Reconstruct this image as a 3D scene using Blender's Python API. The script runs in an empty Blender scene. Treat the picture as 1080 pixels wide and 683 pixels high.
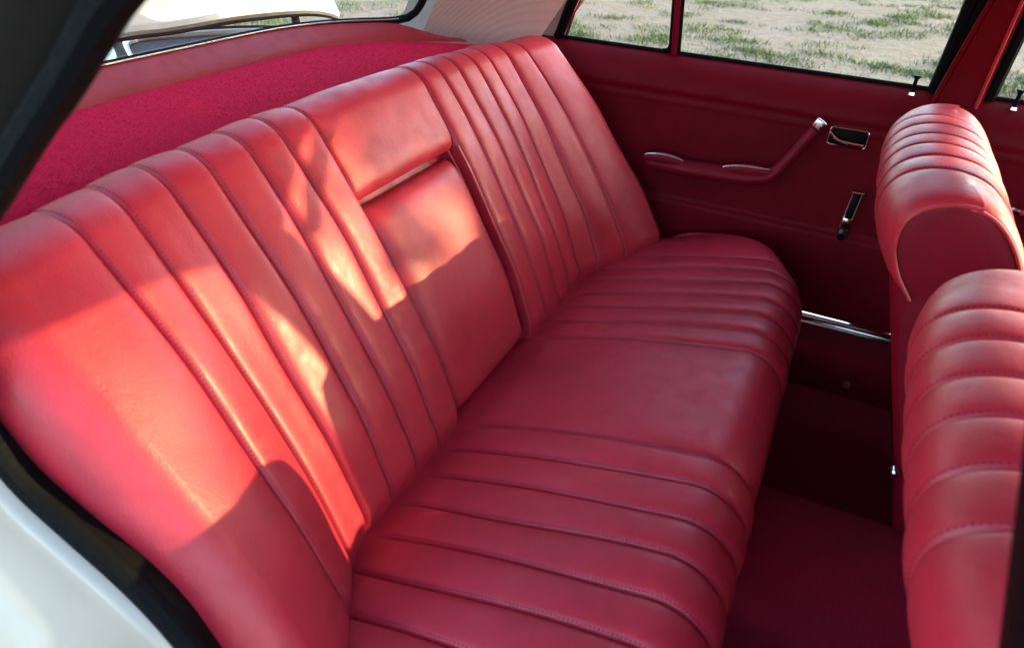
import bpy, bmesh, math, random
import numpy as np
from mathutils import Matrix, Vector
random.seed(4)
rng = np.random.default_rng(7)
scene = bpy.context.scene
COL = scene.collection
PI = math.pi

# ------------------------------------------------------------------ camera, sky, sun, exposure
cam_d = bpy.data.cameras.new('camera')
cam = bpy.data.objects.new('camera', cam_d)
COL.objects.link(cam)
R_, U_, F_ = ((0.90083204, 0.43145033, 0.04849992), (-0.27041188, 0.47015632, 0.84013716), (-0.33967491, 0.76993743, -0.54020118))
m = Matrix(((R_[0], U_[0], -F_[0], 0.3824), (R_[1], U_[1], -F_[1], -0.8405), (R_[2], U_[2], -F_[2], 0.6991), (0, 0, 0, 1)))
cam.matrix_world = m
cam_d.sensor_width = 36
cam_d.lens = 24.79
cam_d.clip_start = 0.01
cam_d.clip_end = 2000
cam_d.dof.use_dof = True
cam_d.dof.focus_distance = 1.25
cam_d.dof.aperture_fstop = 7.0
scene.camera = cam

SUN = Vector((1.0, 0.64, 0.35)).normalized()          # towards the sun
elev = math.asin(SUN.z)
azim = math.atan2(SUN.x, SUN.y)
w = bpy.data.worlds.new('World')
scene.world = w
w.use_nodes = True
nt = w.node_tree
sky = nt.nodes.new('ShaderNodeTexSky')
sky.sky_type = 'NISHITA'
sky.sun_disc = False
sky.sun_elevation = elev
sky.sun_rotation = azim
sky.air_density = 1.0
sky.dust_density = 1.5
nt.nodes['Background'].inputs[1].default_value = 0.15
nt.links.new(sky.outputs[0], nt.nodes['Background'].inputs[0])
sl = bpy.data.lights.new('sun', 'SUN')
sl.energy = 2.0
sl.angle = math.radians(0.5)
sl.color = (1.0, 0.76, 0.36)
so = bpy.data.objects.new('sun', sl)
so.rotation_euler = SUN.to_track_quat('Z', 'Y').to_euler()
COL.objects.link(so)
scene.view_settings.view_transform = 'Standard'
scene.view_settings.look = 'None'
scene.view_settings.gamma = 1.0
scene.view_settings.exposure = 3.12
scene.cycles.max_bounces = 10
scene.cycles.transparent_max_bounces = 12

# ------------------------------------------------------------------ materials
class NT:
    def __init__(s, name):
        s.m = bpy.data.materials.new(name)
        s.m.use_nodes = True
        s.t = s.m.node_tree
        s.b = s.t.nodes['Principled BSDF']
        s.co = s.n('ShaderNodeTexCoord').outputs['Object']
    def n(s, k, **kw):
        o = s.t.nodes.new(k)
        for a, v in kw.items():
            setattr(o, a, v)
        return o
    def l(s, a, b):
        s.t.links.new(a, b)
    def noise(s, scale, detail=4, rough=.55, vec=None):
        o = s.n('ShaderNodeTexNoise')
        o.inputs['Scale'].default_value = scale
        o.inputs['Detail'].default_value = detail
        o.inputs['Roughness'].default_value = rough
        s.l(vec or s.co, o.inputs['Vector'])
        return o.outputs[0]
    def voro(s, scale, feat='F1'):
        o = s.n('ShaderNodeTexVoronoi')
        o.feature = feat
        o.inputs['Scale'].default_value = scale
        s.l(s.co, o.inputs['Vector'])
        return o.outputs['Distance']
    def ramp(s, src, stops):
        o = s.n('ShaderNodeValToRGB')
        e = o.color_ramp.elements
        while len(e) < len(stops):
            e.new(.5)
        for k, (p, c) in enumerate(stops):
            e[k].position = p
            e[k].color = (*c, 1) if len(c) == 3 else c
        s.l(src, o.inputs[0])
        return o.outputs[0]
    def rng(s, src, a, b, lo=0, hi=1):
        o = s.n('ShaderNodeMapRange')
        o.inputs[1].default_value = lo
        o.inputs[2].default_value = hi
        o.inputs[3].default_value = a
        o.inputs[4].default_value = b
        s.l(src, o.inputs[0])
        return o.outputs[0]
    def mix(s, f, a, b):
        o = s.n('ShaderNodeMix', data_type='RGBA')
        if isinstance(f, float):
            o.inputs[0].default_value = f
        else:
            s.l(f, o.inputs[0])
        for k, v in ((6, a), (7, b)):
            if isinstance(v, tuple):
                o.inputs[k].default_value = (*v, 1)
            else:
                s.l(v, o.inputs[k])
        return o.outputs[2]
    def bump(s, src, strength, dist, prev=None):
        o = s.n('ShaderNodeBump')
        o.inputs['Strength'].default_value = strength
        o.inputs['Distance'].default_value = dist
        s.l(src, o.inputs['Height'])
        if prev is not None:
            s.l(prev, o.inputs['Normal'])
        return o.outputs[0]
    def set(s, **kw):
        for k, v in kw.items():
            i = s.b.inputs[k.replace('_', ' ')]
            if isinstance(v, (int, float)):
                i.default_value = v
            elif isinstance(v, tuple):
                i.default_value = (*v, 1) if len(v) == 3 else v
            else:
                s.l(v, i)
        return s

def leather(name, c1, c2, rough=.42, grain=1.0, spec=.5):
    t = NT(name)
    big = t.noise(6, 3)
    mid = t.noise(38, 4)
    col = t.mix(t.rng(big, 0, 1, .35, .65), c1, c2)
    dark = tuple(v * .72 for v in c1)
    col = t.mix(t.rng(mid, 0, .35, .5, .8), col, dark)
    b = t.bump(t.voro(420), .18 * grain, .0007)
    b = t.bump(t.noise(150, 4), .07 * grain, .0010, b)
    wr = t.n('ShaderNodeTexWave', wave_type='BANDS', bands_direction='DIAGONAL')
    wr.inputs['Scale'].default_value = 5
    wr.inputs['Distortion'].default_value = 16
    wr.inputs['Detail'].default_value = 4
    wr.inputs['Detail Scale'].default_value = 2.2
    t.l(t.co, wr.inputs['Vector'])
    b = t.bump(t.ramp(wr.outputs['Fac'], [(.0, (0, 0, 0)), (.10, (1, 1, 1))]), .05 * grain, .0010, b)
    b = t.bump(t.noise(24, 3), .07 * grain, .006, b)
    t.set(Base_Color=col, Roughness=t.rng(mid, rough - .05, rough + .10, .3, .7), Normal=b)
    t.b.inputs['Specular IOR Level'].default_value = spec
    return t.m

def carpet(name, c1, c2, scale=900, sheen=.35):
    t = NT(name)
    f = t.noise(scale, 3, .7)
    g = t.noise(55, 5, .6)
    col = t.mix(t.rng(f, 0, 1, .3, .7), c1, c2)
    col = t.mix(t.rng(g, 0, .08, .45, .75), col, tuple(v * .5 for v in c1))
    b = t.bump(f, .9, .003)
    b = t.bump(g, .15, .003, b)
    t.set(Base_Color=col, Roughness=.95, Normal=b)
    t.b.inputs['Specular IOR Level'].default_value = .1
    t.b.inputs['Sheen Weight'].default_value = sheen
    t.b.inputs['Sheen Roughness'].default_value = .5
    t.b.inputs['Sheen Tint'].default_value = (1, .35, .5, 1)
    return t.m

def plain(name, c, rough=.5, metal=0., bump=0., scale=200, coat=0.):
    t = NT(name)
    n = t.noise(scale, 4)
    t.set(Base_Color=t.mix(t.rng(n, 0, .5, .4, .8), c, tuple(v * .75 for v in c)), Roughness=t.rng(n, rough * .85, min(1, rough * 1.25), .3, .7), Metallic=metal)
    if bump:
        t.set(Normal=t.bump(n, bump, .001))
    t.b.inputs['Coat Weight'].default_value = coat
    return t.m

def glass_mat(name, tint=(1, 1, 1)):
    t = NT(name)
    out = t.t.nodes['Material Output']
    tr = t.n('ShaderNodeBsdfTransparent')
    tr.inputs[0].default_value = (*tint, 1)
    gl = t.n('ShaderNodeBsdfGlossy')
    gl.inputs['Roughness'].default_value = .02
    lw = t.n('ShaderNodeLayerWeight')
    lw.inputs[0].default_value = .5
    pw = t.n('ShaderNodeMath', operation='POWER')
    t.l(lw.outputs['Facing'], pw.inputs[0])
    pw.inputs[1].default_value = 5
    fr = t.n('ShaderNodeMapRange')
    fr.inputs[3].default_value = .04
    t.l(pw.outputs[0], fr.inputs[0])
    mx = t.n('ShaderNodeMixShader')
    t.l(fr.outputs[0], mx.inputs[0])
    t.l(tr.outputs[0], mx.inputs[1])
    t.l(gl.outputs[0], mx.inputs[2])
    t.l(mx.outputs[0], out.inputs[0])
    return t.m

M = {}
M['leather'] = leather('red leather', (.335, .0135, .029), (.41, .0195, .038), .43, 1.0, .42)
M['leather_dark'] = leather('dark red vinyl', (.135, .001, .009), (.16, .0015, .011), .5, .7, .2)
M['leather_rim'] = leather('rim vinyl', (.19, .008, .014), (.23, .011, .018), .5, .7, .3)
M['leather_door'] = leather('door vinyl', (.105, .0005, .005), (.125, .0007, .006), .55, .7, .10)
M['piping'] = leather('piping leather', (.36, .02, .03), (.42, .03, .04), .35, .3)
M['thread'] = plain('stitch thread', (.11, .004, .010), .7)
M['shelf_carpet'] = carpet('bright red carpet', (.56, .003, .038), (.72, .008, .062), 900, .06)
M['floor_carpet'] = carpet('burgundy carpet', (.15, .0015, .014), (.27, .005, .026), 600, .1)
M['chrome'] = plain('chrome', (.75, .74, .72), .12, 1.0)
M['satin'] = plain('brushed metal', (.75, .73, .70), .3, 1.0)
M['pillar'] = plain('dark pillar trim', (.010, .0075, .0065), .45, 0, .2, 150)
M['pillar'].node_tree.nodes['Principled BSDF'].inputs['Specular IOR Level'].default_value = .15
M['rubber'] = plain('black rubber', (.0028, .003, .0036), .7, 0, .3, 300)
M['rubber'].node_tree.nodes['Principled BSDF'].inputs['Specular IOR Level'].default_value = .08
M['black'] = plain('black trim', (.004, .0032, .0035), .5, 0, .2, 150)
M['black'].node_tree.nodes['Principled BSDF'].inputs['Specular IOR Level'].default_value = .07
M['white'] = plain('white paint', (.35, .305, .25), .35, 0, 0, 20, .6)
M['glass'] = glass_mat('window glass', (.96, .98, .97))
M['screen'] = glass_mat('tinted windscreen glass', (.78, .80, .77))
M['liner'] = plain('headliner cloth', (.80, .74, .68), .9, 0, .3, 300)
M['dark'] = plain('boot lining', (.035, .022, .022), .8, 0, .4, 60)
# perforated pillar lining
t = NT('perforated lining')
mp = t.n('ShaderNodeMapping')
mp.inputs['Scale'].default_value = (300, 300, 300)
t.l(t.co, mp.inputs[0])
vv = t.n('ShaderNodeTexVoronoi')
vv.inputs['Randomness'].default_value = 0
vv.inputs['Scale'].default_value = 1
t.l(mp.outputs[0], vv.inputs['Vector'])
hole = t.ramp(vv.outputs['Distance'], [(.10, (.33, .16, .13)), (.40, (.48, .26, .22))])
t.set(Base_Color=hole, Roughness=.8, Normal=t.bump(vv.outputs['Distance'], .4, .002))
M['perf'] = t.m
# ground
t = NT('dry ground')
a = t.noise(1.1, 6, .6)
b = t.noise(9, 6, .65)
c = t.noise(70, 4, .6)
soil = t.mix(t.rng(c, 0, 1, .3, .7), (.075, .067, .058), (.165, .155, .142))
straw = t.mix(t.rng(b, 0, .9, .46, .60), soil, (.10, .078, .052))
gr = t.mix(t.rng(a, 0, .45, .54, .66), straw, (.065, .085, .03))
t.set(Base_Color=gr, Roughness=.95, Normal=t.bump(b, .8, .05, t.bump(c, .8, .01)))
M['ground'] = t.m
t = NT('grass blade')
t.set(Base_Color=t.ramp(t.noise(2.2, 3), [(.3, (.032, .072, .012)), (.58, (.055, .10, .02)), (.75, (.12, .10, .045))]), Roughness=.7)
M['grass'] = t.m

# ------------------------------------------------------------------ helpers
class MB:
    """collects grids, tubes, boxes; build() links them as one mesh object"""
    def __init__(s):
        s.v = []
        s.f = []
    def raw(s, v, f):
        o = len(s.v)
        s.v.extend([tuple(map(float, p)) for p in v])
        s.f.extend([tuple(i + o for i in q) for q in f])
        return s
    def grid(s, P, cu=False, cv=False):
        nu, nv = P.shape[:2]
        f = []
        for i in range(nu if cu else nu - 1):
            for j in range(nv if cv else nv - 1):
                i2, j2 = (i + 1) % nu, (j + 1) % nv
                f.append((i * nv + j, i2 * nv + j, i2 * nv + j2, i * nv + j2))
        return s.raw(P.reshape(-1, 3), f)
    def tube(s, path, rad, n=10, caps=True, flat=1.0, side=None, closed=False):
        P = np.array(path, float)
        k = len(P)
        rad = np.full(k, rad) if np.isscalar(rad) else np.array(rad)
        if closed:
            T = np.roll(P, -1, 0) - np.roll(P, 1, 0)
        else:
            T = np.gradient(P, axis=0)
        T /= np.linalg.norm(T, axis=1)[:, None] + 1e-12
        up = np.array(side if side is not None else (0.13, .21, .97))
        A = np.cross(T, up)
        A /= np.linalg.norm(A, axis=1)[:, None] + 1e-12
        B = np.cross(A, T)
        th = np.linspace(0, 2 * PI, n, endpoint=False)
        G = P[:, None, :] + rad[:, None, None] * (np.cos(th)[None, :, None] * A[:, None, :] + flat * np.sin(th)[None, :, None] * B[:, None, :])
        o = len(s.v)
        s.grid(G, cu=closed, cv=True)
        if caps and not closed:
            s.f.append(tuple(o + j for j in range(n))[::-1])
            s.f.append(tuple(o + (k - 1) * n + j for j in range(n)))
        return s
    def box(s, c, size, bev=0., rot=None, seg=2):
        bm = bmesh.new()
        bmesh.ops.create_cube(bm, size=1)
        for v in bm.verts:
            v.co = Vector((v.co.x * size[0], v.co.y * size[1], v.co.z * size[2]))
        if bev:
            bmesh.ops.bevel(bm, geom=bm.edges[:], offset=bev, segments=seg, affect='EDGES', profile=.5)
        mt = Matrix.Translation(c) @ (rot.to_4x4() if rot is not None else Matrix.Identity(4))
        bm.verts.index_update()
        s.raw([mt @ v.co for v in bm.verts], [[v.index for v in f.verts] for f in bm.faces])
        bm.free()
        return s
    def prism(s, poly, d):
        """polygon (list of 3-d points) thickened by vector d"""
        n = len(poly)
        P = [Vector(p) for p in poly]
        v = P + [p + Vector(d) for p in P]
        f = [tuple(range(n))[::-1], tuple(range(n, 2 * n))]
        f += [(i, (i + 1) % n, n + (i + 1) % n, n + i) for i in range(n)]
        return s.raw(v, f)
    def build(s, name, mat, parent=None, smooth=True, bevel=0., auto=35):
        me = bpy.data.meshes.new(name)
        me.from_pydata(s.v, [], s.f)
        bm = bmesh.new()
        bm.from_mesh(me)
        if bevel:
            es = [e for e in bm.edges if len(e.link_faces) == 2 and e.calc_face_angle(0) > .5]
            bmesh.ops.bevel(bm, geom=es, offset=bevel, segments=2, affect='EDGES', profile=.5)
        bmesh.ops.recalc_face_normals(bm, faces=bm.faces[:])
        bm.to_mesh(me)
        bm.free()
        me.materials.append(mat)
        o = bpy.data.objects.new(name, me)
        COL.objects.link(o)
        if smooth:
            me.polygons.foreach_set('use_smooth', [True] * len(me.polygons))
            try:
                me.set_sharp_from_angle(angle=math.radians(auto))
            except Exception:
                pass
        if parent is not None:
            o.parent = parent
            o.matrix_parent_inverse = parent.matrix_basis.inverted()
        return o

def empty(name, loc, label, cat, group=None):
    o = bpy.data.objects.new(name, None)
    o.empty_display_size = .05
    o.location = loc
    COL.objects.link(o)
    o['label'] = label
    o['category'] = cat
    if group:
        o['group'] = group
    bpy.context.view_layer.update()
    return o

def spline(pts, n):
    """Catmull-Rom through pts, n samples evenly by arc length"""
    P = np.array(pts, float)
    Q = np.vstack([2 * P[0] - P[1], P, 2 * P[-1] - P[-2]])
    out = []
    for i in range(1, len(Q) - 2):
        for u in np.linspace(0, 1, 24, endpoint=False):
            p0, p1, p2, p3 = Q[i - 1], Q[i], Q[i + 1], Q[i + 2]
            out.append(.5 * ((2 * p1) + (-p0 + p2) * u + (2 * p0 - 5 * p1 + 4 * p2 - p3) * u * u + (-p0 + 3 * p1 - 3 * p2 + p3) * u ** 3))
    out.append(P[-1])
    out = np.array(out)
    d = np.r_[0, np.cumsum(np.linalg.norm(np.diff(out, axis=0), axis=1))]
    return resamp(out, d, np.linspace(0, d[-1], n))

def resamp(P, d, s):
    return np.stack([np.interp(s, d, P[:, k]) for k in range(P.shape[1])], 1)

def sstep(x, a, b):
    t = np.clip((x - a) / (b - a), 0, 1)
    return t * t * (3 - 2 * t)

class Profile:
    """curve in the x-z plane by arc length, with outward normal; s = 0 at a named point"""
    def __init__(s, pts, zero):
        s.P = np.array(pts, float)
        s.d = np.r_[0, np.cumsum(np.linalg.norm(np.diff(s.P, axis=0), axis=1))] - zero
        T = np.gradient(s.P, axis=0)
        T /= np.linalg.norm(T, axis=1)[:, None] + 1e-12
        s.N = np.stack([T[:, 1], -T[:, 0]], 1)
    def at(s, q):
        p = np.stack([np.interp(q, s.d, s.P[:, 0]), np.interp(q, s.d, s.P[:, 1])], -1)
        n = np.stack([np.interp(q, s.d, s.N[:, 0]), np.interp(q, s.d, s.N[:, 1])], -1)
        n /= np.linalg.norm(n, axis=-1)[..., None] + 1e-12
        return p, n

def stitch_row(path, parent):
    mb = MB()
    stitches(mb, path)
    mb.build('stitching', M['thread'], parent, smooth=False)

def stitches(mb, path, step=.0046, ln=.0028, wd=.0007):
    P = np.array(path, float)
    d = np.r_[0, np.cumsum(np.linalg.norm(np.diff(P, axis=0), axis=1))]
    for q in np.arange(step, d[-1], step):
        a = resamp(P, d, np.array([q - ln / 2, q + ln / 2]))
        T = a[1] - a[0]
        T /= np.linalg.norm(T) + 1e-9
        A = np.cross(T, (.3, .5, .8))
        A /= np.linalg.norm(A)
        B = np.cross(T, A)
        c = a.mean(0)
        mb.raw([a[0], c + A * wd, c + B * wd, c - A * wd, c - B * wd, a[1]],
               [(0, 1, 2), (0, 2, 3), (0, 3, 4), (0, 4, 1), (5, 2, 1), (5, 3, 2), (5, 4, 3), (5, 1, 4)])

# ------------------------------------------------------------------ the setting: ground
gv = np.array([[[x, y, -.52 + (0.02 * math.sin(x * .9) * math.cos(y * .7) if abs(x) < 60 and abs(y) < 60 else 0)] for y in np.r_[np.linspace(-600, -30, 6), np.linspace(-25, 25, 50), np.linspace(30, 600, 6)]] for x in np.r_[np.linspace(-600, -30, 6), np.linspace(-25, 25, 50), np.linspace(30, 600, 6)]])
g = MB().grid(gv).build('ground', M['ground'])
g['kind'] = 'structure'

def grass():
    v, f = [], []
    n = 0
    cl = [(rng.uniform(-9, 5), rng.uniform(3.2, 17)) for _ in range(480)]
    for k in range(3600):
        if k % 5:
            c = cl[rng.integers(len(cl))]
            cx, cy = c[0] + rng.normal(0, .12), c[1] + rng.normal(0, .085)
        else:
            cx, cy = rng.uniform(-9, 5), rng.uniform(3, 17)
        big = rng.random() ** 2
        for b in range(int(20 + 70 * big)):
            r = rng.normal(0, .04 + .08 * big, 2)
            h = rng.uniform(.012, .035) + .035 * big * rng.random()
            an = rng.uniform(0, 2 * PI)
            wdt = rng.uniform(.003, .007)
            lean = rng.normal(0, .6, 2) * h
            x, y = cx + r[0], cy + r[1]
            z = -.53 + .02 * math.sin(x * .9) * math.cos(y * .7)
            dx, dy = wdt * math.cos(an), wdt * math.sin(an)
            v += [(x - dx, y - dy, z), (x + dx, y + dy, z), (x + lean[0], y + lean[1], z + h + .01)]
            f.append((n, n + 1, n + 2))
            n += 3
    me = bpy.data.meshes.new('grass')
    me.from_pydata(v, [], f)
    me.materials.append(M['grass'])
    o = bpy.data.objects.new('grass', me)
    COL.objects.link(o)
    o['kind'] = 'stuff'
    o['label'] = 'patchy green and straw grass tufts on the pale dry ground outside the windows'
    o['category'] = 'grass'
grass()

# ------------------------------------------------------------------ car body
body = empty('car_body', (0, 0, -.3), 'white painted car body with red and black inner trim around the seats', 'car')
# floor and tunnel
fl = np.array([[[x, y, -.285 + .004 * math.sin(x * 9) * math.sin(y * 7)] for y in np.linspace(-.666, .666, 30)] for x in np.linspace(-.1, 1.6, 40)])
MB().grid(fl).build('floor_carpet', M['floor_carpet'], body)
tp = spline([(-.15, -.30), (-.12, -.20), (-.095, -.125), (-.06, -.098), (0, -.09), (.06, -.098), (.095, -.125), (.12, -.20), (.15, -.30)], 40)
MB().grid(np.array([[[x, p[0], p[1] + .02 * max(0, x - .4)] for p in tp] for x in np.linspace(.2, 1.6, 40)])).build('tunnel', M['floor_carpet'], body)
MB().box((-.05, .665, -.2), (3.3, .012, .20), .002).build('sill_wall', M['leather_dark'], body)
MB().box((.55, -.68, -.2), (2.1, .05, .20), .01).build('sill_wall', M['leather_dark'], body)
sc_ = MB()
for z, r_ in ((-.100, .0055), (-.115, .0045)):
    sc_.tube([(x, .656, z) for x in np.linspace(.15, 1.5, 30)], r_, 8)
sc_.box((.8, .664, -.110), (1.35, .010, .026), .002)
sc = sc_.build('scuff_plate', M['chrome'], body)
MB().tube([(.560, .657, -.245), (.560, .650, -.245)], [.009, .007], 12).build('floor_bolt', M['satin'], body)
# heel panel under the rear seat
MB().box((.30, 0, -.23), (.02, 1.28, .12), .004).build('heel_panel', M['floor_carpet'], body)

def roof_z(x, y):
    return .84 - .05 * (abs(y) / .55) ** 3 - .06 * max(0, (x - .55) / .6) ** 2 - .05 * max(0, (-x + .05) / .4) ** 2
def roof_half(x):
    return .56 - .10 * max(0, (x - .5) / .6) - .06 * max(0, (.1 - x) / .5)
xs = np.linspace(-.33, 1.06, 30)
ts = np.linspace(-1, 1, 30)
rl = np.array([[[x, t * roof_half(x), roof_z(x, t * .55)] for t in ts] for x in xs])
MB().grid(rl).build('headliner', M['liner'], body)
rt = rl + np.array([0, 0, .035])
rt[:, :, 1] *= 1.03
MB().grid(rt).build('roof', M['white'], body)
# rails, windscreen header, windscreen posts
for s_ in (-1, 1):
    MB().tube([(x, s_ * (roof_half(x) + .008), roof_z(x, .55) + .024) for x in np.linspace(-.32, 1.05, 30)], .022, 10).build('roof_rail', M['white'], body)
for s_ in (-1, 1):
    MB().grid(np.array([[(x, s_ * (.603 - .03 * q), .738 + .075 * q) for q in np.linspace(0, 1, 6)] for x in np.linspace(-.06, .60, 20)])).build('cant_rail', M['liner'], body)
MB().tube([(1.06, y, roof_z(1.06, y) + .042) for y in np.linspace(-.47, .47, 20)], .03, 10).build('windscreen_header', M['liner'], body)
for s_ in (-1, 1):
    MB().tube(spline([(1.05, s_ * .45, .81), (1.19, s_ * .55, .64), (1.5, s_ * .72, .38)], 24), .045, 10).build('windscreen_post', M['white'], body)
MB().prism([(1.09, -.45, .805), (1.09, .45, .805), (1.23, .53, .645), (1.54, .69, .385), (1.54, -.69, .385), (1.23, -.53, .645)], (.004, 0, .003)).build('windscreen', M['screen'], body, smooth=False)
MB().box((1.62, 0, .2), (.5, 1.36, .30), .05).build('dashboard', M['leather_dark'], body)
MB().box((1.62, 0, -.15), (.06, 1.36, .5), .01).build('firewall', M['floor_carpet'], body)
MB().box((2.3, 0, .05), (1.0, 1.4, .5), .12, seg=4).build('bonnet', M['white'], body)
MB().box((1.10, -.70, .04), (1.0, .06, .66), .02).build('near_door_panel', M['leather_dark'], body)

def sstep(x, a, b):
    t = np.clip((x - a) / (b - a), 0, 1)
    return t * t * (3 - 2 * t)
# far B-pillar between the two far windows, leaning in
def lean_y(z, y0=.70, k=.30):
    return y0 - k * max(0, z - .40)
bp = []
for z in np.linspace(-.1, .80, 24):
    y = lean_y(z)
    q = (z - .373)
    xa, xb_ = .522 + .14 * q if z > .373 else .522, .609 - .0 * q
    bp.append([(xa, y - .002, z), (xa + .004, y - .016, z), (xa + .012, y - .022, z), (xb_ - .012, y - .022, z), (xb_ - .004, y - .016, z), (xb_, y - .002, z), (xb_, y + .04, z), (xa, y + .04, z)])
MB().grid(np.array(bp), cv=True).build('door_pillar', M['leather_door'], body)
MB().tube([(.598 - .01 * (z - .37), lean_y(z) - .024, z) for z in np.linspace(.36, .76, 20)], .0032, 8).build('pillar_piping', M['piping'], body)
MB().tube([(.527 + .14 * (z - .373), lean_y(z) - .022, z) for z in np.linspace(.36, .76, 20)], .0042, 8).build('pillar_piping', M['leather_door'], body)

# far C-pillar lining
cg = []
for z in np.linspace(.33, .75, 20):
    row = []
    for q in np.linspace(0, 1, 14):
        xl = -.485 + .60 * (z - .40) if z > .40 else -.485 + .5 * (z - .4)
        xr = -.213 + .70 * (z - .427)
        yy = .600 - .16 * max(0, z - .40) + .012 * math.sin(q * PI)
        row.append((xl + (xr - xl) * q, yy - .04 * (1 - q), z))
    cg.append(row)
cgA = np.array(cg)
MB().grid(cgA).build('rear_pillar_lining', M['perf'], body)
ext = cgA + np.array([0, .10, 0])
ext[:, 0, 0] -= .12
ext[:, -1, 0] += .01
MB().grid(ext).build('rear_pillar_skin', M['white'], body)

# rear window: glass, seal
def wx(y):
    a = max(0, abs(y) - .1)
    return -.590 + 3.3 * a ** 3
GH = .43
def rear_pt(y, q):
    """q 0 base .. 1 header"""
    yy = y * (1 - .07 * q)
    return (wx(y) + (.34 - .1 * (abs(y) / .46) ** 2) * q - .02 * math.sin(q * PI), yy, GH + .004 + q * (.33 - .01 * (abs(y) / .46) ** 2))
ygl = np.linspace(-.455, .455, 41)
rg = np.array([[rear_pt(y, q) for y in ygl] for q in np.linspace(0, 1, 12)])
MB().grid(rg).build('rear_window', M['glass'], body)
loop = [rear_pt(y, 0) for y in ygl] + [rear_pt(.455 + .0 * q, q) for q in np.linspace(.04, 1, 16)] + [rear_pt(y, 1) for y in ygl[::-1][1:]] + [rear_pt(-.455, q) for q in np.linspace(.96, .04, 15)]
lp = np.array(loop)
for _ in range(3):
    lp = (np.roll(lp, 1, 0) + 2 * lp + np.roll(lp, -1, 0)) / 4
MB().tube(lp, .0075, 8, closed=True).build('rear_window_seal', M['rubber'], body)
MB().tube(lp + np.array([.008, 0, .004]), .0014, 6, closed=True).build('rear_window_trim', M['satin'], body)

# rear deck, boot opening, raised boot lid
dk = MB()
Z = .33
far = [(-.60, .80), (-.70, .80), (-.87, .78), (-.96, .70), (-1.076, .62), (-1.16, .47), (-1.24, .36)]
def deck_far(x):
    q = np.array(far)
    return np.interp(-x, -q[:, 0], q[:, 1])
dg = []
for x in np.linspace(-.50, -1.45, 50):
    yf = deck_far(x)
    row = [(x, -.75 + (yf - .03 + .75) * u, Z - .02 * max(0, -.75 - x)) for u in np.linspace(0, 1, 30)]
    row += [(x, yf - .03 + .035 * math.sin(a), Z - .02 * max(0, -.75 - x) - .035 * (1 - math.cos(a))) for a in np.linspace(.2, PI / 2, 8)]
    row += [(x, yf + .006, Z - .12), (x, yf + .008, Z - .5)]
    dg.append(row)
MB().grid(np.array(dg)).build('rear_deck', M['white'], body)
# boot opening : dark recess panel with seal set on the deck
bo = [(-.93, .155), (-1.085, .265), (-1.12, .315), (-1.12, .355), (-1.08, .43), (-1.00, .54), (-.90, .60), (-.78, .58), (-.72, .45), (-.74, .20), (-.82, .14)]
bo = spline(bo + bo[:1], 80)[:-1]
bz = lambda x: Z - .02 * max(0, -.75 - x)
MB().prism([(p[0], p[1], bz(p[0]) + .004) for p in bo], (0, 0, .002)).build('boot_opening', M['dark'], body)
MB().tube([(p[0], p[1], bz(p[0]) + .012) for p in bo], .011, 8, closed=True).build('boot_seal', M['rubber'], body)
cen = bo.mean(0)
MB().tube([(cen[0] + (p[0] - cen[0]) * .94, cen[1] + (p[1] - cen[1]) * .94, bz(p[0]) + .010) for p in bo], .009, 8, closed=True).build('boot_lip', M['white'], body)
lid = []
edge = [(-.80, .405), (-.3, .410), (.083, .412), (.21, .407), (.388, .405), (.55, .396), (.638, .387), (.70, .374), (.74, .36)]
es = spline([(e[0], e[1]) for e in edge], 50)
for q in np.linspace(0, 1, 16):
    row = []
    for y, z0 in es:
        yy = y - (.10 * q if y > .5 else 0) * (y - .5) / .24
        row.append((-.85 - .16 * q - .02 * math.sin(q * PI), yy, z0 + .55 * q))
    lid.append(row)
lid = np.array(lid)
lm = MB().grid(lid)
lm.grid(lid + np.array([-.03, 0, .01]))
lm.tube(lid[0] + np.array([-.012, 0, .002]), .012, 8)
lm.tube(lid[:, -1] + np.array([-.012, 0, .002]), .012, 8)
lm.build('boot_lid', M['white'], body)
MB().tube(lid[0] + np.array([.002, 0, -.010]), .0035, 6).build('lid_seal', M['rubber'], body)
MB().tube(spline([(-.88, .61, .40), (-.875, .60, .375), (-.87, .60, .34), (-.87, .60, .30)], 12), .010, 8, side=(1, 0, 0)).build('lid_hinge', M['black'], body)
MB().tube(spline([(-.88, -.61, .40), (-.875, -.60, .375), (-.87, -.60, .34), (-.87, -.60, .30)], 12), .010, 8, side=(1, 0, 0)).build('lid_hinge', M['black'], body)

# near door aperture: seal, C-pillar and white quarter panel
ap = spline([(.36, .77), (.27, .735), (.20, .697), (.121, .657), (.088, .631), (.064, .610), (.029, .582), (-.006, .552), (-.035, .527), (-.11, .465), (-.15, .38), (-.166, .325), (-.152, .288), (-.131, .262), (-.086, .235), (-.041, .209), (-.008, .181), (.019, .144), (.05, .08), (.075, -.02), (.09, -.2)], 120)
MB().tube([(p[0] + .004 * (p[1] < .4), -.632, p[1] - .006 * (p[1] < .4)) for p in ap], .0095, 10).build('door_seal', M['rubber'], body)
tg = np.gradient(ap, axis=0)
tg /= np.linalg.norm(tg, axis=1)[:, None]
nr = np.stack([tg[:, 1], -tg[:, 0]], 1)          # outward of the opening (rear / down)
if nr[60, 0] > 0:
    nr = -nr
i0 = int(np.argmin(np.abs(ap[:, 1] - .36)))
def band(idx, offs):
    return np.array([[(ap[i, 0] + nr[i, 0] * d, y, ap[i, 1] + nr[i, 1] * d) for d, y in offs] for i in idx])
MB().grid(band(range(0, i0 + 1), [(.004, -0.620), (.008, -0.636), (.020, -0.646), (.034, -0.650), (.046, -0.644), (.060, -0.652), (.075, -0.662), (.11, -0.675), (.16, -0.680), (.22, -0.675)])).build('rear_pillar_trim', M['pillar'], body)
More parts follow.
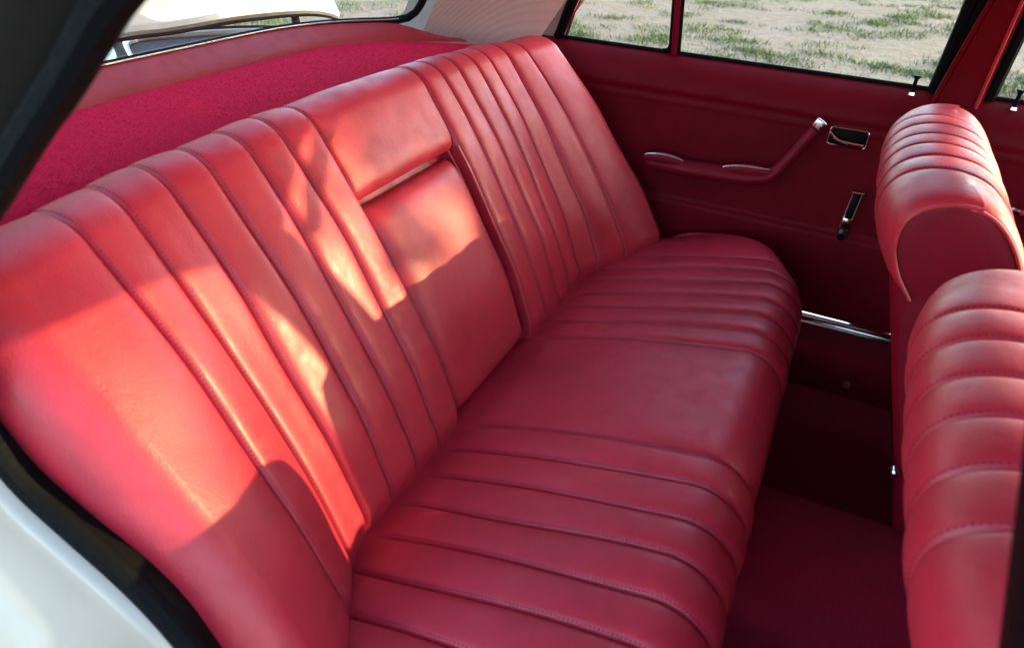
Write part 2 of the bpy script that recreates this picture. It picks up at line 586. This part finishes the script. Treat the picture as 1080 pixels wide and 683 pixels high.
MB().tube([(ap[i, 0] + nr[i, 0] * .062, -.656, ap[i, 1] + nr[i, 1] * .062) for i in range(0, i0 + 1)], .004, 8).build('rear_pillar_moulding', M['satin'], body)
MB().grid(band(range(i0, len(ap)), [(.016, -0.622), (.017, -0.634), (.019, -0.643), (.024, -0.648), (.034, -0.652), (.055, -0.662), (.085, -0.685), (.12, -0.715), (.17, -0.745), (.24, -0.765), (.34, -0.775), (.5, -0.775)])).build('quarter_panel', M['white'], body)
MB().grid(band(range(0, i0 + 1), [(.008, -.636), (.004, -.628), (.006, -.612), (.03, -.59), (.08, -.55)])).build('door_jamb', M['black'], body)
MB().grid(band(range(i0, len(ap)), [(.004, -.630), (.003, -.624), (.006, -.612), (.03, -.59), (.08, -.55)])).build('door_jamb', M['black'], body)
# near B-pillar, close to the lens at the right edge
nb = []
for z, xf in [(-.1, .66), (.2, .575), (.33, .532), (.447, .497), (.539, .470), (.64, .440), (.76, .405)]:
    y = -.60 + .0 * z
    nb.append([(xf, y, z), (xf + .008, y + .012, z), (xf + .05, y + .016, z), (xf + .12, y + .0, z), (xf + .12, y - .05, z), (xf + .01, y - .05, z), (xf, y - .03, z)])
nbp = np.array(nb)
MB().grid(nbp, cv=True).build('door_pillar', M['black'], body)
for o in (o for o in body.children if o.name.startswith('sill_wall')):
    pass

# ------------------------------------------------------------------ parcel shelf
shelf = empty('parcel_shelf', (-.45, 0, .40), 'bright red carpeted parcel shelf with leather rim below the rear window', 'parcel shelf')
def sx(y):      # back edge of the carpet
    a = max(0, abs(y) - .1)
    return -.540 + 3.0 * a ** 3
ysh = np.linspace(-.53, .53, 80)
cg = np.array([[[sx(y) + (-.278 - sx(y)) * q, y, .405 - .012 * (q - .4) ** 2 - .05 * max(0, q - .7) ** 2 - .012 * max(0, abs(y) - .4) / .13] for q in np.linspace(0, 1, 40)] for y in ysh])
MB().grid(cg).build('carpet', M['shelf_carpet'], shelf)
# pile : short fibres standing on the carpet, one mesh
def pile():
    v, f = [], []
    n = 0
    for k in range(52000):
        q, y = rng.random() ** .9 * .85, rng.uniform(-.5, .53)
        x = sx(y) + (-.278 - sx(y)) * q
        z = .405 - .012 * (q - .4) ** 2 - .05 * max(0, q - .7) ** 2 - .012 * max(0, abs(y) - .4) / .13
        a = rng.uniform(0, 2 * PI)
        h = rng.uniform(.0006, .0014)
        l_ = rng.normal(0, .0022, 2)
        c, s2 = .0007 * math.cos(a), .0007 * math.sin(a)
        v += [(x - c, y - s2, z - .001), (x + c, y + s2, z - .001), (x + l_[0], y + l_[1], z + h)]
        f.append((n, n + 1, n + 2))
        n += 3
    me = bpy.data.meshes.new('carpet_pile')
    me.from_pydata(v, [], f)
    me.materials.append(M['shelf_carpet'])
    o = bpy.data.objects.new('carpet_pile', me)
    COL.objects.link(o)
    o.parent = shelf
    o.matrix_parent_inverse = shelf.matrix_basis.inverted()
pile()
rim = []
yr = np.linspace(-.50, .50, 70)
for y in yr:
    xa, xb_ = sx(y) + .004, wx(max(-.455, min(.455, y))) + .004
    tp_ = 1 - sstep(abs(y), .40, .50)
    xb_ = xa - .008 + (xb_ - xa + .008) * (.12 + .88 * tp_)
    row = [(xa, y, .400), (xa - .003, y, .408), (xa - (xa - xb_) * .25, y, .416), (xa - (xa - xb_) * .55, y, .426), (xa - (xa - xb_) * .8, y, .433), (xb_ + .002, y, .436), (xb_ - .004, y, .434), (xb_ - .006, y, .40)]
    rim.append([(p[0], p[1], .400 + (p[2] - .400) * (.15 + .85 * tp_)) for p in row])
MB().grid(np.array(rim)).build('rim', M['leather_rim'], shelf)

# ------------------------------------------------------------------ rear bench seat
A_, P_ = .133, .058
seams = sorted([s_ * (A_ + k * P_) for k in range(7) for s_ in (-1, 1)])
YO = .562
rear = empty('rear_seat', (0, 0, -.05), 'red leather rear bench seat with fluted cushion, fluted backrest and folded armrest', 'car seat')

def y_samples(nfl=15, nmid=34, extra=(), YO=YO):
    br = [-YO] + seams + [YO]
    ys = []
    for a, b in zip(br[:-1], br[1:]):
        n = nfl if (b - a) < .07 else nmid
        t = .5 - .5 * np.cos(np.linspace(0, PI, n + 1)[:-1])
        ys += list(a + (b - a) * t)
    ys.append(YO)
    return np.array(sorted(set(np.round(ys, 6)) | set(extra)))

SE = np.array(seams)
def flute(y, H=.0125, G=.0042):
    """pillow height between seams"""
    br = np.r_[-YO - .10, SE, YO + .10]
    k = np.clip(np.searchsorted(br, y, side='right') - 1, 0, len(br) - 2)
    a, b = br[k], br[k + 1]
    t = np.clip((y - a) / (b - a), 0, 1)
    wdt = b - a
    pw = np.where(wdt < .07, 3.4, np.where(wdt < .2, 5., 9.))
    h = H * (1 - np.abs(2 * t - 1) ** pw) ** np.where(wdt < .07, .75, .8)
    dist = np.min(np.abs(y[..., None] - SE), axis=-1)
    return h * np.where((wdt > .2) & (wdt < .3), .7, 1.) - G * np.exp(-(dist / .0022) ** 2)

# backrest profile
P2 = np.array((-.222, .405))
up = P2 / np.linalg.norm(P2)
nrm = np.array((up[1], -up[0]))
cr = .046
cc = P2 - nrm * cr
a0 = math.atan2(nrm[1], nrm[0])
prof = [np.array((.050, -.075)), np.array((.022, -.04))] + [up * q for q in np.linspace(0, np.linalg.norm(P2), 60)]
prof += [cc + cr * np.array((math.cos(a), math.sin(a))) for a in np.linspace(a0, a0 + 2.3, 26)[1:]]
last = prof[-1]
prof += [last + np.array((-.012, -.03)), last + np.array((-.02, -.12))]
prof = np.array(prof)
z0 = np.linalg.norm(prof[1] - prof[0]) + np.linalg.norm(prof[2] - prof[1])
BP = Profile(prof, z0)
BL = np.linalg.norm(P2)
CREST = BL + cr * 1.1

def back_off(y, s):
    f = flute(y, .0070)
    f *= sstep(s, -.01, .03) * (1 - sstep(s, BL - .03, BL + cr * 1.3) * .7)
    bulge = .018 * sstep(s, -.02, .16) * (1 - sstep(s, BL - .16, BL + .07))
    o = f + bulge
    o = o - .014 * sstep(-s, -.035, .02)                         # tuck in at the bite
    o = o + .0012 * np.sin(y * 37 + s * 11) * np.sin(s * 23 + y * 5)
    return o
def back_wrap(y, s):
    a = np.clip(np.abs(y) - .37, 0, 1)
    a = .145 * (1 - np.exp(-(a / .135) ** 1.8))
    return a * (1 - .62 * np.clip(s / BL, 0, 1) ** .9) * (1 - sstep(s, BL, BL + cr * 2.2) * .6)
REC = .36
def back_pos(y, s, off=None, roll=None):
    y, s = np.broadcast_arrays(np.asarray(y, float), np.asarray(s, float))
    p, n = BP.at(s)
    o = back_off(y, s) if off is None else back_off(y, s) + off
    X = p[..., 0] + n[..., 0] * o
    Zz = p[..., 1] + n[..., 1] * o
    wv = back_wrap(y, s)
    X = X + wv * nrm[0]
    Zz = Zz + wv * nrm[1] * .5 - .079 * y * y * np.clip(s / BL, 0, 1)
    return np.stack([X, y + .0014 * np.sin(s * 15 + y * 47) * sstep(s, 0, .05), Zz], -1)

def recess(y, s):
    """depth of the armrest pocket"""
    inside = (np.abs(y) < A_ - .0015)
    d = np.where(inside & (s < REC), .040, 0.)
    return -d
ye = y_samples(extra=(-A_ + .001, -A_ + .002, A_ - .001, A_ - .002))
sv = np.sort(np.r_[np.linspace(-.085, 0, 6), np.linspace(.006, BL, 70), BL + np.linspace(.004, cr * 2.3, 22), BL + cr * 2.3 + np.array([.01, .03, .08, .12]), REC - .001, REC + .001, REC + .006, REC + .012])
Y, S = np.meshgrid(ye, sv, indexing='ij')
rollh = np.where((np.abs(Y) < A_) & (S >= REC), -.014 * np.exp(-((S - REC) / .010)), 0)   # rolled lower edge of the head panel
G = back_pos(Y, S, recess(Y, S) + rollh)
# rolled ends
def ends(G, r=.052, deep=.13):
    rows_lo, rows_hi = [], []
    for sgn, base, tgt in ((-1, G[0], rows_lo), (1, G[-1], rows_hi)):
        for a in np.linspace(0, PI / 2, 12)[1:]:
            q = base.copy()
            q[:, 1] += sgn * r * math.sin(a)
            d = r * (1 - math.cos(a))
            q[:, 0] -= d * nrm[0]
            q[:, 2] -= d * nrm[1]
            tgt.append(q)
        q = tgt[-1].copy()
        q[:, 0] -= deep * nrm[0]
        q[:, 2] -= deep * nrm[1]
        tgt.append(q)
    return np.concatenate([np.array(rows_lo[::-1]), G, np.array(rows_hi)], 0)
backrest = MB().grid(ends(G)).build('backrest', M['leather'], rear, auto=60)
# seam thread on the backrest
ss = np.linspace(.012, BL + cr * 1.5, 160)
for y in seams:
    sgn = 1
    q = back_pos(y + .0036, ss, np.full_like(ss, .0004))
    if abs(y) < A_ + .001:
        q = q[ss > 0.02] if y < 0 else q
    stitch_row(q, backrest)
# armrest pad in its pocket
def arm_pos(u, v):
    """u across 0..1, v up 0..1 : rounded pad front"""
    yl, yr_ = -A_ + .004, A_ - .016
    y = yl + (yr_ - yl) * u
    s = .012 + (REC - .010 - .012) * v
    return y, s
us = np.r_[0, .5 - .5 * np.cos(np.linspace(0, PI, 44)), 1]
vs = np.r_[0, .5 - .5 * np.cos(np.linspace(0, PI, 50)), 1]
UU, VV = np.meshgrid(us, vs, indexing='ij')
yy, s2 = arm_pos(UU, VV)
ed = (1 - np.abs(2 * UU - 1) ** 7) * (1 - np.abs(2 * VV - 1) ** 10)
off = -.042 + .036 * np.clip(ed, 0, 1) ** .38
off[0, :] = off[-1, :] = -.055
off[:, 0] = off[:, -1] = -.055
def arm_surface(y, s, o):
    p, n = BP.at(s)
    bulge = .018 * sstep(s, -.02, .16) * (1 - sstep(s, BL - .16, BL + .07))
    o = o + bulge - .02 * sstep(-s, -.035, .02) + .012 + .0015 * np.sin(y * 31) * np.sin(s * 19)
    return np.stack([p[..., 0] + n[..., 0] * o, y, p[..., 1] + n[..., 1] * o - .079 * y * y * np.clip(s / BL, 0, 1)], -1)
armrest = MB().grid(arm_surface(yy, s2, off)).build('armrest', M['leather'], rear, auto=60)
# piping
pp = MB()
yv = np.linspace(-A_ + .004, A_ - .004, 40)
pp.tube(back_pos(yv, np.full_like(yv, REC + .002), np.full_like(yv, -.0155)), .0019, 8)
sp = np.linspace(.01, REC, 60)
pp.tube(back_pos(np.full_like(sp, A_ - .002), sp, np.full_like(sp, .0015)), .0024, 8)
pp.tube(back_pos(np.full_like(sp, A_ - .010), sp, np.full_like(sp, -.018)), .0020, 8)
pp.build('piping', M['piping'], backrest)

# cushion
cp = [np.array((-.10, -.05)), np.array((-.04, -.012)), np.array((0, 0.))]
cp += [np.array((.340, .088)) * q for q in np.linspace(.02, 1, 50)]
c0, r0 = np.array((.355, .030)), .060
aa = np.linspace(math.radians(104), math.radians(-8), 26)
cp += [c0 + r0 * np.array((math.cos(a), math.sin(a))) for a in aa[1:]]
cp += [np.array((.412, -.02)), np.array((.405, -.08)), np.array((.392, -.13)), np.array((.37, -.175))]
cp = np.array(cp)
CP = Profile(cp[:, :], np.linalg.norm(cp[1] - cp[0]) + np.linalg.norm(cp[2] - cp[1]))
CP.N = -CP.N
CL = np.linalg.norm((.340, .088))
def cush_off(y, s):
    f = flute(y, .0070)
    f *= sstep(s, -.01, .05)
    f *= 1 - .55 * sstep(s, CL + .07, CL + .18)
    crown = .012 * np.sin(PI * np.clip(s / (CL + .06), 0, 1))
    sag = -.004 * np.exp(-((np.abs(y) - .30) / .13) ** 2) * np.sin(PI * np.clip(s / CL, 0, 1))
    return f + crown + sag + .0011 * np.sin(y * 29 + 1) * np.sin(s * 21 + y * 7)
def cush_pos(y, s, extra=0.):
    y, s = np.broadcast_arrays(np.asarray(y, float), np.asarray(s, float))
    p, n = CP.at(s)
    o = cush_off(y, s) + extra
    X = p[..., 0] + n[..., 0] * o
    Zz = p[..., 1] + n[..., 1] * o
    k = np.clip((np.abs(y) - .30) / .33, 0, 1.2)
    sc = 1 - .37 * k ** 3.2
    X = np.where(X > 0, X * sc, X)
    Zz = Zz - .024 * k ** 2 * np.clip(X / .2, 0, 1)
    return np.stack([X, y + .0013 * np.sin(s * 17 + y * 53) * sstep(s, 0, .05), Zz], -1)
yc = y_samples(YO=.532)
svc = np.r_[np.linspace(-.10, 0, 6), np.linspace(.006, CL, 60), CL + np.linspace(.003, .118, 30), CL + .118 + np.array([.012, .03, .06, .1, .14, .165])]
Y, S = np.meshgrid(yc, svc, indexing='ij')
Gc = cush_pos(Y, S)
lo, hi = [], []
for sgn, base, tgt in ((-1, Gc[0], lo), (1, Gc[-1], hi)):
    cxz = np.array((.12, -.02))
    for a in np.linspace(0, PI / 2, 12)[1:]:
        q = base.copy()
        q[:, 1] += sgn * .085 * math.sin(a)
        sh = 1 - math.cos(a)
        fr = np.clip(q[:, 0] / .36, 0, 1.05) ** 1.2
        q[:, 2] -= .042 * sh * np.clip((q[:, 2] + .12) / .12, 0, 1)
        q[:, 0] -= .185 * sh * fr
        tgt.append(q)
    q = tgt[-1].copy()
    q[:, 2] -= np.clip(q[:, 2] + .15, 0, 1) * .9
    tgt.append(q)
cushion = MB().grid(np.concatenate([np.array(lo[::-1]), Gc, np.array(hi)], 0)).build('cushion', M['leather'], rear, auto=60)
ss = np.linspace(.02, CL + .10, 160)
for y in seams:
    stitch_row(cush_pos(y + .0036, ss, .0004), cushion)

# ------------------------------------------------------------------ front seats (two, copies)
FSE = np.array([-.1375, -.0825, -.0275, .0275, .0825, .1375])
HW = .240
arch = [(.497, .270), (.477, .300), (.460, .340), (.463, .378), (.488, .402), (.530, .410), (.575, .398), (.612, .358), (.637, .300), (.668, .200), (.702, .080), (.730, -.040), (.742, -.120)]
arch_s = spline(arch, 110)
dA = np.r_[0, np.cumsum(np.linalg.norm(np.diff(arch_s, axis=0), axis=1))]
tA = np.gradient(arch_s, axis=0)
tA /= np.linalg.norm(tA, axis=1)[:, None]
nA = np.stack([-tA[:, 1], tA[:, 0]], 1)
def front_off(y, s):
    br = np.r_[-HW - .02, FSE, HW + .02]
    k = np.clip(np.searchsorted(br, y, side='right') - 1, 0, len(br) - 2)
    a, b = br[k], br[k + 1]
    tt = np.clip((y - a) / (b - a), 0, 1)
    h = .0034 * (1 - np.abs(2 * tt - 1) ** np.where(b - a < .07, 2.4, 4)) ** .8
    dist = np.min(np.abs(y[..., None] - FSE), axis=-1)
    fd = sstep(s, 0, .05)
    return (h - .003 * np.exp(-(dist / .0022) ** 2)) * fd + .0008 * np.sin(y * 43 + s * 17)
def front_pos(y, s, ex=0.):
    y, s = np.broadcast_arrays(np.asarray(y, float), np.asarray(s, float))
    px, pz = np.interp(s, dA, arch_s[:, 0]), np.interp(s, dA, arch_s[:, 1])
    nx, nz = np.interp(s, dA, nA[:, 0]), np.interp(s, dA, nA[:, 1])
    o = front_off(y, s) + ex
    e = np.clip((np.abs(y) - (HW - .022)) / .022, 0, 1)
    o = o - .007 * (1 - np.sqrt(np.clip(1 - e ** 2, 0, 1)))
    e2 = np.clip(np.abs(y) / HW, 0, 1)
    return np.stack([px + nx * o + .020 * e2 ** 4 * (px < .54), y, pz + nz * o - .004 * e2 ** 3 * np.clip((pz + .1) / .5, 0, 1)], -1)
FG = 'front seats seen from behind'
def make_front_seat():
    root = empty('front_seat', (0, 0, 0), 'x', 'car seat', FG)
    ys = []
    br = [-HW] + list(FSE) + [HW]
    for a, b in zip(br[:-1], br[1:]):
        ys += list(a + (b - a) * (.5 - .5 * np.cos(np.linspace(0, PI, 17)[:-1])))
    ys = np.array(ys + [HW])
    ss = np.linspace(0, dA[-1], 110)
    Y, S = np.meshgrid(ys, ss, indexing='ij')
    G = front_pos(Y, S)
    cov = MB().grid(G).build('backrest_cover', M['leather'], root, auto=60)
    for y in FSE:
        stitch_row(front_pos(y + .0034, ss[8:90], .0004), cov)
    for sg in (-1, 1):
        # flat side cheek filling the arch
        ring = front_pos(np.full_like(ss, sg * HW), ss)
        top = int(np.argmax(ring[:, 2]))
        rear_c = np.vstack([np.array([(.645, 0, -.14), (.612, 0, -.04), (.572, 0, .08), (.528, 0, .215)]), ring[:top + 1]])
        front_c = ring[top:][::-1]
        ra, fa = spline(rear_c, 60), spline(front_c, 60)
        mid = (ra + fa) / 2
        lay = [ra + (fa - ra) * q for q in np.linspace(0, 1, 14)]
        for k, L in enumerate(lay):
            L[:, 1] = sg * (HW - .002 + .004 * abs(math.sin(PI * k / 13)) ** .5)
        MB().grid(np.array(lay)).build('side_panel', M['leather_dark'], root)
        MB().tube(ring + np.array([0, sg * .001, 0]), .0024, 8).build('piping', M['piping'], root)
    # hard shell on the back
    sh = MB()
    pr = spline([(.482, .315), (.515, .215), (.560, .080), (.600, -.04), (.628, -.15)], 24)
    rows = []
    for y in np.r_[-HW + .002, np.linspace(-HW + .012, HW - .012, 16), HW - .002]:
        e = 1 if abs(y) > HW - .01 else 0
        rows.append([(p[0] + .012 * e + .004 * (abs(y) / HW) ** 4, y, p[1]) for p in pr] + [(.70, y, -.15), (.64, y, .05), (.56, y, .29)])
    sh.grid(np.array(rows), cv=True)
    n = len(rows[0])
    o = len(sh.v) - n * len(rows)
    sh.f.append(tuple(o + k for k in range(n)))
    sh.f.append(tuple(o + (len(rows) - 1) * n + k for k in range(n)))
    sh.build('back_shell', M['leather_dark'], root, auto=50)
    cu = MB().box((.93, 0, -.04), (.50, .45, .15), .05, seg=4).build('cushion', M['leather'], root)
    MB().box((.90, 0, -.20), (.46, .40, .16), .02).build('base', M['black'], root)
    lv = MB()
    lv.tube([(.587, -HW + .002, .01), (.587, -HW - .010, .01), (.587, -HW - .012, .01)], [.007, .007, .004], 14)
    lv.build('recline_lever', M['chrome'], root)
    return root
fs = make_front_seat()
fs.location = (0, .304, .002)
fs['label'] = 'far front seat by the far door, red fluted top and dark red shell'
def copy_tree(o, parent=None):
    c = o.copy()
    COL.objects.link(c)
    if parent is not None:
        c.parent = parent
    for ch in o.children:
        copy_tree(ch, c)
    return c
fs2 = copy_tree(fs)
fs2.location = (.040, -.327, -.004)
ca = MB().box((.715, .322, .145), (.18, .165, .27), .03, seg=4).build('sun_block_armrest', M['leather'], None)  # hidden box added between the front seats to block sun through the gap
ca.parent = fs2
fs2['label'] = 'near front seat in the lower right corner, red fluted leather cut by the picture edge'

# ------------------------------------------------------------------ far rear door
DG = 'doors on the far side of the car'
door = empty('rear_door', (.1, .66, -.1), 'dark red rear door with armrest, window crank and a split window', 'car door', DG)
dprof = spline([(.712, .396), (.700, .395), (.684, .388), (.668, .374), (.656, .357), (.650, .342), (.648, .330), (.651, .324), (.650, .316), (.648, .311), (.650, .300), (.651, .22), (.651, .12), (.650, .106), (.645, .101), (.642, .092), (.643, .03), (.646, -.05), (.650, -.085), (.664, -.092)], 90)
def door_panel(x0, x1, name, parent):
    n = 60
    G = np.array([[[x, p[0] + .0025 * math.sin(x * 5 + 1) * (1 if p[1] < .33 else .2), p[1]] for p in dprof] for x in np.linspace(x0, x1, n)])
    mb = MB().grid(G)
    return mb.build(name, M['leather_door'], parent, auto=60)
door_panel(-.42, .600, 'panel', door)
wz = lambda z: .704 - .30 * (z - .395)
def pane(name, poly, parent):
    P = [(x, wz(z), z) for x, z in poly]
    return MB().prism(P, (0, .004, .001)).build(name, M['glass'], parent, smooth=False)
qg = pane('quarter_glass', [(-.218, .395), (.030, .395), (.026, .735), (-.02, .735)], door)
mg = pane('window_glass', [(.046, .395), (.522, .395), (.520, .735), (.040, .735)], door)
def seal(pts, r, name, mat, parent, closed=False):
    return MB().tube([(x, wz(z) - .004, z) for x, z in pts], r, 8, closed=closed).build(name, mat, parent)
seal([(x, .397) for x in np.linspace(-.22, .525, 50)], .0042, 'belt_seal', M['rubber'], door)
seal(spline([(-.226, .396), (-.218, .41), (-.19, .475), (-.12, .60), (-.03, .735)], 30), .011, 'frame_seal', M['rubber'], door)
seal(spline([(-.207, .400), (-.200, .415), (-.176, .475), (-.105, .60), (-.015, .735)], 30), .0035, 'frame_trim', M['chrome'], door)
seal([(x, .742) for x in np.linspace(-.03, .52, 30)], .012, 'frame_seal', M['rubber'], door)
fz = np.linspace(.385, .74, 24)
seal([(.524 + .004 * math.sin((z - .385) * 8), z) for z in fz], .0105, 'frame_seal', M['rubber'], door)
seal([(.533 + .09 * (z - .385), z) for z in fz], .0125, 'frame_seal', M['rubber'], door)
dv = np.array([[(.036 - .018 * (z - .4) + dx, wz(z) - dy, z) for dx, dy in ((-.0075, 0), (-.0065, .008), (0, .010), (.0065, .008), (.0075, 0), (.0065, -.006), (-.0065, -.006))] for z in np.linspace(.385, .74, 20)])
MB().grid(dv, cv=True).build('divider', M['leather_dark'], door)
for dx in (-.0095, .0095):
    seal([(.036 - .018 * (z - .4) + dx, z) for z in np.linspace(.395, .735, 20)], .0034, 'divider_seal', M['rubber'], door)
seal(spline([(.012, .399), (.022, .402), (.0265, .412)], 8), .0035, 'divider_seal', M['rubber'], door)
# armrest with pull handle
ar = MB()
path = spline([(.030, .628, .187), (.10, .622, .188), (.20, .620, .193), (.265, .622, .199), (.290, .625, .210), (.312, .628, .245), (.333, .632, .285), (.345, .636, .308)], 60)
radz = np.interp(np.linspace(0, 1, 60), [0, .04, .5, .68, .75, .9, 1], [.012, .016, .017, .0155, .012, .011, .011])
ar.tube(path, radz, 16, side=(0, 1, 0), flat=1.35)
arm = ar.build('armrest', M['leather_dark'], door)
for xa, xb_ in ((.030, .112), (.195, .285)):
    sw = np.linspace(xa, xb_, 20)
    tq = np.linspace(0, 1, 20)
    sz = np.interp(sw, path[:, 0], path[:, 2])
    MB().tube([(x, .612, z + .010 + .006 * math.sin(q * PI) ** .6) for x, z, q in zip(sw, sz, tq)], .012 * np.sin(np.clip(tq, .05, .95) * PI) ** .35, 10).build('armrest_pad', M['leather_dark'], arm)
    MB().tube([(x, .606, z + .018 + .007 * math.sin(q * PI) ** .6) for x, z, q in zip(sw, sz, tq)], .0028 * np.sin(np.clip(tq, .06, .94) * PI) ** .4, 8).build('armrest_trim', M['satin'], arm)
e = Matrix.Rotation(math.radians(-62), 3, 'Y')
MB().box((.351, .634, .320), (.021, .025, .022), .004, e, 3).build('end_cap', M['chrome'], arm)
# inner door handle
hb = MB()
hx, hz, hw, hh = .407, .299, .0345, .0165
fr = [(hx + sx_ * (hw - .006) + .006 * math.cos(a), hz + sz_ * (hh - .006) + .006 * math.sin(a)) for sx_, sz_, a1 in ((1, 1, 0), (-1, 1, PI / 2), (-1, -1, PI), (1, -1, 1.5 * PI)) for a in np.linspace(a1, a1 + PI / 2, 6)]
hb.tube([(x, .646, z) for x, z in fr], .0018, 8, closed=True)
han = hb.build('door_handle', M['chrome'], door)
MB().box((hx, .6495, hz), (2 * hw - .002, .004, 2 * hh - .002), .001).build('recess_plate', M['black'], han)
MB().tube(spline([(hx - .032, .640, hz + .006), (hx - .018, .637, hz - .003), (hx, .637, hz - .007), (hx + .03, .640, hz - .009)], 16), [.004] * 8 + [.006] * 8, 10, flat=.8).build('lever', M['chrome'], han)
# window crank
ck = MB()
ck.box((.452, .632, .160), (.016, .008, .080), .004, Matrix.Rotation(math.radians(4), 3, 'Y'), 2)
crank = ck.build('window_crank', M['black'], door)
cf = MB()
for dx in (-.0083, .0083):
    cf.tube([(.452 + dx + .0028 * (q - .5) * 2, .629, .119 + .083 * q) for q in np.linspace(0, 1, 8)], .0018, 6)
cf.tube([(.444 + .0, .629, .202), (.4655, .629, .2025)], .0024, 6)
cf.box((.450, .627, .140), (.016, .007, .020), .002)
cf.build('crank_trim', M['chrome'], crank)
MB().tube([(.448, .648, .122), (.448, .626, .122)], [.011, .009], 14).build('crank_hub', M['chrome'], crank)
MB().tube([(.449, .634, .114), (.449, .614, .113)], [.007, .008], 14).build('crank_knob', M['black'], crank)
def lock_pin(x, parent):
    p = MB().tube([(x, .683, .388), (x, .683, .396), (x, .682, .400), (x, .681, .414), (x, .681, .418), (x, .681, .421)], [.003, .003, .0034, .0034, .0062, .0062], 12).build('lock_pin', M['black'], parent)
    MB().tube([(x, .683, .386), (x, .683, .391)], [.007, .006], 16).build('ferrule', M['chrome'], p)
lock_pin(.490, door)

# ------------------------------------------------------------------ far front door
fd = empty('front_door', (1.0, .66, -.1), 'dark red front door beyond the far front seat, mostly hidden by it', 'car door', DG)
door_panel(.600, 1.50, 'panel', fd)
pane('window_glass', [(.625, .395), (1.47, .395), (1.38, .52), (1.25, .75), (1.0, .78), (.63, .78)], fd)
seal([(x, .397) for x in np.linspace(.61, 1.48, 40)], .0042, 'belt_seal', M['rubber'], fd)
seal([(.614 + .01 * (z - .385), z) for z in fz], .0120, 'frame_seal', M['rubber'], fd)
seal(spline([(1.13, .775), (1.0, .787), (.80, .787), (.62, .785)], 40), .012, 'frame_seal', M['rubber'], fd)
lock_pin(.655, fd)
MB().tube(spline([(.705, .646, .225), (.72, .628, .226), (.76, .622, .228), (.80, .640, .23)], 16), .007, 10).build('door_handle', M['chrome'], fd)

# ------------------------------------------------------------------ out-of-view foliage added beyond the far side to shade the backrest's right half
added_tree = empty('added_tree', (5.0, 4.46, -.52), 'added out-of-view foliage beyond the far front door that keeps sun off the backrest', 'added_tree')
def make_added_tree():
    mb = MB()
    mb.tube(spline([(5.0, 4.46, -.6), (5.02, 4.44, .3), (4.98, 4.49, 1.2), (5.03, 4.46, 2.2), (5.0, 4.50, 3.4)], 30), np.linspace(.22, .09, 30), 14)
    for k in range(16):
        a = k * 2.4
        z = .9 + .16 * k
        L = 1.5 - .05 * k
        mb.tube(spline([(5.0, 4.46, z), (5.0 + .25 * L * math.cos(a), 4.46 + .25 * L * math.sin(a), z + .25), (5.0 + .5 * L * math.cos(a), 4.46 + .5 * L * math.sin(a), z + .5)], 12), np.linspace(.05, .012, 12), 8)
    mb.build('trunk', plain('bark', (.12, .09, .07), .9, 0, .6, 40), added_tree)
    v, f = [], []
    n = 0
    for k in range(430):  # leaf clumps packed to stop sun through the far rear window
        z = rng.uniform(.15, 3.6)
        rr = (.80 + .06 * math.sin(z)) * rng.random() ** .40
        a = rng.uniform(0, 2 * PI)
        cx, cy = 5.0 + rr * math.cos(a), 4.46 + rr * math.sin(a)
        for q in range(95):
            p = np.array((cx, cy, z)) + rng.normal(0, .15, 3)
            d1 = rng.normal(0, 1, 3)
            d1 /= np.linalg.norm(d1)
            d2 = np.cross(d1, rng.normal(0, 1, 3))
            d2 /= np.linalg.norm(d2)
            v += [tuple(p - d1 * .06), tuple(p + d2 * .03), tuple(p + d1 * .06), tuple(p - d2 * .03)]
            f.append((n, n + 1, n + 2, n + 3))
            n += 4
    me = bpy.data.meshes.new('crown')
    me.from_pydata(v, [], f)
    me.materials.append(M['grass'])
    o = bpy.data.objects.new('crown', me)
    COL.objects.link(o)
    o.parent = added_tree
    o.matrix_parent_inverse = added_tree.matrix_basis.inverted()
make_added_tree()
